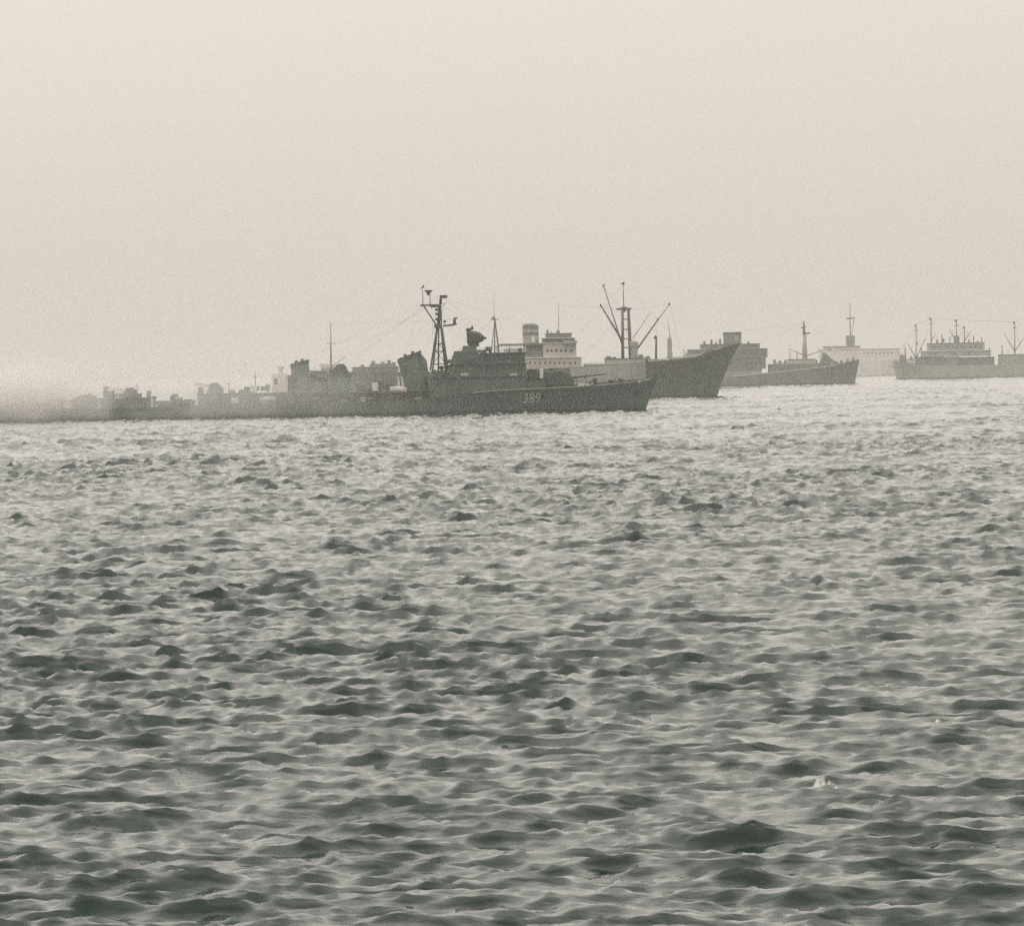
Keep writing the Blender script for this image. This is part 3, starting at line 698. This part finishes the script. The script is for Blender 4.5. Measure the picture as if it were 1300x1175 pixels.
MB().lathe(c.x(851.2), 0, [(.75, c.z(851, 456)), (.75, c.z(851, 447)), (.62, c.z(851, 446)), (.62, c.z(851, 431)), (.4, c.z(851, 428))], 10).build('ventilator', M['pale'], kp)
c.spar('topmast', (851, 428), (848, 404), .09, .05, M['spar'], kp)
for px0, px1 in ((742, 766), (822, 846), (856, 868)):
    m_ = (px0 + px1) / 2; z = ch.deck_z(c.x(m_)) - .3
    hc = MB().box(c.x(px0), c.x(px1), -4.2, 4.2, z, z + 1.0).build('cargo_hatch', M['pale'], c.root, bevel=.05)
for px, w_, t_ in ((772, 4, 451.5), (779, 3, 452.5), (813, 3, 449.5), (822, 3.5, 451.5), (873, 3, 447.5), (884, 5, 444.5), (898, 4, 443), (903, 2, 440)):
    x, z = P(px, t_); hw_ = w_ * .108; zb_ = ch.deck_z(x) - .3
    mb = MB().box(x - hw_ * 2, x + hw_ * 2, -2.6, -1.2, zb_, zb_ + (z - zb_) * .6); mb.tube((x, -2.8, zb_ + (z - zb_) * .7), (x, -.8, zb_ + (z - zb_) * .7), (z - zb_) * .3, n=10)
    mb.build('winch', M['mid'], c.root)
MB().box(c.x(869), c.x(906), -3.5, 3.5, ch.deck_z(c.x(888)) - .3, c.z(888, 449.5)).build('forecastle_house', M['cream'], c.root, bevel=.05)
c.spar('ventilator', (872, 455), (867.5, 443), .12, .1, M['spar'])
# after house and mainmast
ah = c.block('deckhouse', 448, 506, 466, 474, 6.5, M['mid'], roof=M['pale'])
c.block('deckhouse', 470, 503, 461.5, 465.3, 4.5, M['mid'], ah)
for px, t_ in ((474, 458), (486, 459), (494, 457), (500, 459.5), (460, 463)):
    c.spar('ventilator', (px, 466), (px, t_), .4, .55, M['mid'], ah)
am = c.spar('mast', (420.5, 471), (420, 410), .3, .14, M['pale']); c.spar('crosstree', (415, 436), (426, 435.5), .12, .12, M['pale'], am)
c.spar('derrick', (421, 465), (440, 452), .14, .1, M['pale']); c.block('mast_house', 408, 434, 466.5, 473, 3, M['pale'])

# ================================================================== grey coaster to the right
e = Ship('cargo_ship', 1753.0, 975, 'grey coaster with tall aft house and light pole mast, its bow right of the freighter', 'cargo ship', GRP, yaw=2)
P = e.p
sheer = [P(852, 480), P(900, 479.5), P(930, 477.5), P(980, 472.5), P(1030, 467.2), P(1058, 463.5), P(1075, 460), P(1091.5, 455.8)]
stem = [(-2.5, e.x(1082)), (0, e.x(1085.5)), (e.z(1091, 456), e.x(1092))]
stern = [(-2.5, e.x(858)), (0, e.x(856)), (3, e.x(851))]
eh = Hull(sheer, stem, stern, 12.5, flare=1.6, entry=.3, run=.2, stern_w=.65)
ehull = eh.build(e.root, [M['merch2'], M['boot']], M['deck'], boot=.4)
mb = MB()
for i in range(30):
    a, b = e.x(925) + (e.x(1060) - e.x(925)) * i / 30, e.x(925) + (e.x(1060) - e.x(925)) * (i + 1) / 30
    za, zb = eh.deck_z(a) - .1, eh.deck_z(b) - .1
    mb.tube((a, -eh.y(a, za) - .02, za), (b, -eh.y(b, zb) - .02, zb), .22, n=5)
mb.build('rubbing_strake', M['cream'], ehull)
a1 = e.block('deckhouse', 862, 966, 469.5, 480, 5.4, M['pale'], roof=M['mid'])
a2 = e.block('deckhouse', 868, 971, 455, 468.8, 5.2, M['mid'], roof=M['mid'])
a3 = e.block('deckhouse', 874, 973.5, 443.3, 454.3, 4.9, M['mid'], roof=M['pale'])
a4 = e.block('wheelhouse', 890, 964, 437, 442.5, 4.4, M['mid'], roof=M['mid'])
e.windows(a4, [944, 947.5, 951, 954.5, 958], 439.7, .7, .7, -4.4, M['glass'])
e.windows(a3, [940, 946, 952, 958, 964, 969], 448.5, .6, .6, -4.9, M['glass']); e.windows(a2, [940, 946, 952, 958, 964], 461.5, .6, .6, -5.2, M['glass'])
ef = MB().oval([(e.z(930, 437) + .1, e.x(930.5), e.x(942) - e.x(930.5), 2.6, 0), (e.z(930, 422.5), e.x(930.5), e.x(942) - e.x(930.5), 2.5, 0)]).build('funnel', M['mid'], e.root)
MB().oval([(e.z(930, 424.2), e.x(930.5), 3.75, 2.6, 0), (e.z(930, 421.6), e.x(930.5), 3.75, 2.6, 0)]).build('funnel_cap', M['navy_dark'], ef)
MB().box(e.x(932), e.x(937), -2.75, -2.45, e.z(935, 432), e.z(935, 426)).build('funnel_panel', M['pale'], ef)
for px, t_ in ((894, 433), (903, 431), (909, 434), (914, 430.5), (950, 433.5), (962, 437.5)):
    e.spar('ventilator', (px, 442), (px, t_), .45, .55, M['mid'], a4)
e.block('cargo_hatch', 976, 1043, 461.5, 473, 3.6, M['merch2'], bevel=.1)
pm = e.spar('mast', (1021, 463), (1021, 424), .9, .55, M['pale'], n=10); e.spar('topmast', (1021, 424), (1020.5, 407.5), .5, .3, M['spar'], pm)
e.spar('crosstree', (1017, 416), (1024, 415), .25, .25, M['spar'], pm); e.spar('mast_platform', (1019, 423.5), (1028.5, 422.6), .35, .3, M['spar'], pm); e.spar('mast_leg', (1025, 463), (1023, 424), .3, .2, M['pale'], pm, 1, 0)
e.spar('derrick', (1019, 450), (1001, 443), .22, .16, M['pale']); e.spar('derrick', (1023, 452), (1041, 446), .2, .14, M['mid'])
e.block('mast_house', 1001, 1036, 456, 464, 2.6, M['cream'], roof=M['pale'])
e.spar('kingpost', (1003, 462), (1003, 446), .25, .2, M['pale']); e.spar('kingpost', (1012, 462), (1012, 445), .25, .2, M['pale'])
e.block('winch', 1026, 1031, 455.5, 462, 1.2, M['mid']); e.block('winch', 1034, 1038, 457, 462, 1.2, M['mid'])
MB().prism([P(1040.5, 466), P(1042, 456), P(1044.5, 446.5), P(1047, 448), P(1056, 456), P(1064, 460.5), P(1060, 466)], [(-3.5, .95), (3.5, .95)]).build('forecastle_break', M['merch2'], e.root)
e.spar('stanchion', (1055, 464), (1055, 460), .5, .5, M['cream'], None, -3.9, -3.9)
for a, b in (((1021, 409), (1090, 456)), ((1021, 409), (962, 437)), ((1021, 424), (1044, 447)), ((1021, 416), (1001, 443)), ((930, 422), (1020, 410))):
    e.spar('rigging_wire', a, b, .03, .03, M['wire'], pm, 0, 0, 4)
for px, t_ in ((983, 456), (990, 457.5), (997, 456.5), (1046, 455), (1068, 457), (1076, 455), (1083, 453.5)):
    e.spar('ventilator', (px, 463), (px, t_), .4, .5, M['mid'], None, -1, -1)
deck_rail(eh, e, e.x(975), e.x(1088), 8, M['spar'])

# ================================================================== far steamer at the right edge
k = Ship('cargo_ship', 2136.0, 1240, 'hazy steamer at the right edge with long low house and four thin masts', 'cargo ship', GRP, yaw=-3)
P = k.p
sheer = [P(1134.5, 458.6), P(1150, 460.5), P(1170, 463.2), P(1210, 464), P(1260, 463), P(1300, 461.5), P(1345, 459)]
hk = Hull([(-x, z) for x, z in sheer], [(-2.5, -k.x(1141)), (0, -k.x(1138.5)), (k.z(1135, 459), -k.x(1134.3))], [(-2.5, -k.x(1338)), (0, -k.x(1341)), (6, -k.x(1346))], 12, flare=1.5, entry=.26, run=.2, stern_w=.6)
sub = empty('hull_mount', (0, 0, 0)); sub.parent = k.root
hko = hk.build(k.root, [M['far'], M['mid']], M['deck'], boot=.4)
bpy.data.objects.remove(sub)
for o in [o for o in k.root.children if o.name.startswith(('hull', 'deck'))]: o.rotation_euler = (0, 0, math.pi)
k.spar('anchor_davit', (1136, 465.5), (1131, 464.8), .3, .2, M['spar'])
k1 = k.block('deckhouse', 1165, 1199, 453, 465, 4.6, M['mid'], roof=M['pale']); k.block('deckhouse', 1218, 1262, 453.5, 465, 4.6, M['mid'], roof=M['mid'])
k2 = k.block('deckhouse', 1172, 1258, 445.5, 452.3, 4.2, M['pale'], roof=M['pale'])
k3 = k.block('deckhouse', 1178, 1250, 435.5, 444.7, 3.8, M['pale'], roof=M['mid'])
k.windows(k3, [1184, 1188, 1192, 1203, 1209, 1215, 1221, 1232, 1238, 1244], 440.5, .9, .9, -3.8, M['glass']); k.windows(k2, [1181, 1187, 1206, 1212, 1230], 449, .8, .8, -4.2, M['glass'])
k.block('deckhouse', 1199.5, 1217.5, 452.9, 465, 2.5, M['pale'])
k.block('deckhouse', 1268, 1312, 450, 464, 4.2, M['pale'], roof=M['mid'])
k.block('forecastle_house', 1143, 1151, 451, 462, 2.5, M['mid'])
for px, t_, b_ in ((1163.3, 411.5, 464), (1182.3, 403, 436), (1214.5, 405.5, 435), (1224.5, 414, 435), (1288, 408, 451)):
    mm = k.spar('mast', (px, b_), (px, t_), .3, .16, M['spar']); k.spar('crosstree', (px - 2.5, t_ + 8), (px + 2.5, t_ + 8), .15, .15, M['spar'], mm)
    MB().lathe(k.x(px), 0, [(.25, k.z(px, t_ + 3)), (.55, k.z(px, t_ + 2)), (.3, k.z(px, t_))], 8).build('lantern', M['spar'], mm)
    k.spar('rigging_wire', (px, t_ + 1), (px - 9, b_), .05, .05, M['wire'], mm, 0, 0, 4); k.spar('rigging_wire', (px, t_ + 1), (px + 9, b_), .05, .05, M['wire'], mm, 0, 0, 4)
for a, b in (((1182, 433), (1187, 426)), ((1163, 455), (1175, 430)), ((1163, 455), (1153, 436)), ((1214, 432), (1205, 418)), ((1224, 433), (1233, 420)), ((1288, 446), (1275, 424)), ((1288, 446), (1300, 428))):
    k.spar('derrick', a, b, .26, .16, M['spar'])
for px, t_ in ((1150, 441), (1170, 440), (1196, 424), (1206, 427), (1236, 426), (1246, 428), (1256, 441), (1272, 438), (1306, 440)):
    k.spar('kingpost', (px, t_ + 14), (px, t_), .28, .22, M['spar'])
for a, b in (((1163, 412), (1182, 404)), ((1182, 404), (1214, 406)), ((1214, 406), (1288, 409)), ((1163, 413), (1136, 458))):
    k.spar('rigging_wire', a, b, .06, .06, M['wire'], None, 0, 0, 4)
MB().oval([(k.z(1216, 435), k.x(1215.5), 1.5, 1.5, 0), (k.z(1216, 426), k.x(1215), 1.4, 1.4, 0)]).build('funnel', M['mid'], k.root)
for px, t_ in ((1157, 452), (1198, 429.5), (1230, 431), (1241, 432.5), (1190, 431), (1145, 449), (1164, 433)):
    k.spar('ventilator', (px, t_ + 5), (px, t_), .4, .5, M['mid'], k1 if px < 1165 else k3)

# ================================================================== pale ship in the deepest haze
q = Ship('passenger_ship', 2713.0, 1085, 'pale ship almost lost in haze behind the grey coaster bow, thin mast above', 'ship', None, yaw=2)
P = q.p
sheer = [P(985, 459), P(1040, 460), P(1100, 458), P(1150, 455.5), P(1168, 452.5)]
qh = Hull(sheer, [(-2.5, q.x(1160)), (0, q.x(1163)), (10, q.x(1169))], [(-2.5, q.x(990)), (0, q.x(988)), (6, q.x(984))], 16, flare=1.5)
qh.build(q.root, [M['white'], M['cream']], M['pale'], boot=.4)
q1 = q.block('deckhouse', 1040, 1142, 443.5, 460, 5.5, M['white'], roof=M['mid'])
q2 = q.block('deckhouse', 1046, 1092, 439.5, 442.9, 4.5, M['pale'], roof=M['mid'])
q.block('funnel', 1075, 1085.5, 426, 439, 2.4, M['mid'], q2)
q.windows(q1, [1096, 1101, 1106, 1111, 1116, 1121, 1126, 1131], 448, .9, .9, -5.5, M['glass'])
qm = q.spar('mast', (1079.5, 428), (1079, 384), .4, .2, M['spar']); q.spar('crosstree', (1074.5, 404.5), (1085, 403.5), .45, .4, M['spar'], qm)
q.spar('mast_brace', (1081, 426), (1084.5, 404), .2, .2, M['spar'], qm)
q.spar('mast', (1148, 456), (1148, 432), .25, .15, M['pale'])
q.spar('derrick', (1062, 440), (1052, 444), .3, .3, M['pale'])

# ================================================================== mooring buoy
bx, _ = at(989, 521, 796.0)
b = empty('buoy', (bx, 796.0, 0)); b.scale = (.5, .5, .65); tag(b, 'small dark mooring buoy alone on the open water right of the bows', 'buoy')
MB().lathe(0, 0, [(.35, -.5), (.75, -.2), (.8, .22), (.55, .4), (.16, .5)], 14).build('float', M['boot'], b, smooth=True)
MB().tube((0, 0, .45), (0, 0, .95), .10, .07, 8).build('post', M['boot'], b); MB().lathe(0, 0, [(.05, .85), (.2, .95), (.2, 1.1), (.05, 1.2)], 8).build('top_mark', M['boot'], b)

# ------------------------------------------------------------------ smoke over the stern
def smoke():
    x0_, _ = at(-140, 500, 840); x1_, _ = at(640, 500, 840)
    cx, a = (x0_ + x1_) / 2, (x1_ - x0_) / 2
    mb = MB().box(-a, a, -13, 13, -0.9, 14.5)
    o = mb.build('smoke', []); o.location = (cx, 833, 0); tag(o, 'thin pale smoke drifting low over the stern of the warship', 'smoke', kind='stuff')
    m = bpy.data.materials.new('thin smoke'); m.use_nodes = True; nt = m.node_tree; nt.nodes.clear()
    out = nt.nodes.new('ShaderNodeOutputMaterial'); pv = nt.nodes.new('ShaderNodeVolumePrincipled')
    pv.inputs['Color'].default_value = (0.91, 0.905, 0.89, 1); pv.inputs['Anisotropy'].default_value = 0.1
    tc = nt.nodes.new('ShaderNodeTexCoord'); sp = nt.nodes.new('ShaderNodeSeparateXYZ'); nt.links.new(tc.outputs['Object'], sp.inputs[0])
    def rng(sock, a0, a1, b0, b1, smooth=True):
        r = nt.nodes.new('ShaderNodeMapRange'); r.interpolation_type = 'SMOOTHSTEP' if smooth else 'LINEAR'
        for n_, v_ in zip(('From Min', 'From Max', 'To Min', 'To Max'), (a0, a1, b0, b1)): r.inputs[n_].default_value = v_
        nt.links.new(sock, r.inputs['Value']); return r.outputs['Result']
    def mul(p_, q_):
        n_ = nt.nodes.new('ShaderNodeMath'); n_.operation = 'MULTIPLY'; nt.links.new(p_, n_.inputs[0])
        if isinstance(q_, (int, float)): n_.inputs[1].default_value = q_
        else: nt.links.new(q_, n_.inputs[1])
        return n_.outputs[0]
    nz = nt.nodes.new('ShaderNodeTexNoise'); nz.inputs['Scale'].default_value = 0.11; nz.inputs['Detail'].default_value = 4
    nt.links.new(tc.outputs['Object'], nz.inputs['Vector'])
    lx = lambda px: at(px, 500, 840)[0] - cx
    g1 = rng(sp.outputs['X'], lx(112), lx(48), 0.0, 1.0); g2 = rng(sp.outputs['X'], lx(620), lx(150), 0.0, 0.42)
    ad = nt.nodes.new('ShaderNodeMath'); ad.operation = 'ADD'; nt.links.new(g1, ad.inputs[0]); nt.links.new(g2, ad.inputs[1])
    gx = mul(ad.outputs[0], rng(sp.outputs['X'], -a, -a * .8, 0, 1))
    gy = mul(rng(sp.outputs['Y'], -13, -6, 0, 1), rng(sp.outputs['Y'], 13, 6, 0, 1))
    gz = mul(rng(sp.outputs['Z'], 14.2, 3, 0, 1), rng(sp.outputs['Z'], -.5, 1.5, .25, 1))
    dens = mul(mul(mul(gx, gy), gz), rng(nz.outputs['Fac'], .36, .62, .15, 1.6))
    nt.links.new(mul(dens, SMOKE), pv.inputs['Density'])
    nt.links.new(pv.outputs[0], out.inputs['Volume']); o.data.materials.append(m)
SMOKE = 0.15
smoke()

# ------------------------------------------------------------------ hazy air round the whole place
hz = MB().box(-12400, 12400, -9300, 11300, -3.5, 60).build('haze', []); tag(hz, 'pale even haze over the whole anchorage', 'haze', kind='stuff')
m = bpy.data.materials.new('haze'); m.use_nodes = True; nt = m.node_tree; nt.nodes.clear()
o_ = nt.nodes.new('ShaderNodeOutputMaterial'); pv = nt.nodes.new('ShaderNodeVolumePrincipled')
pv.inputs['Color'].default_value = (0.99, 0.975, 0.955, 1); pv.inputs['Density'].default_value = HAZE; pv.inputs['Anisotropy'].default_value = 0.1
nt.links.new(pv.outputs[0], o_.inputs['Volume']); hz.data.materials.append(m)
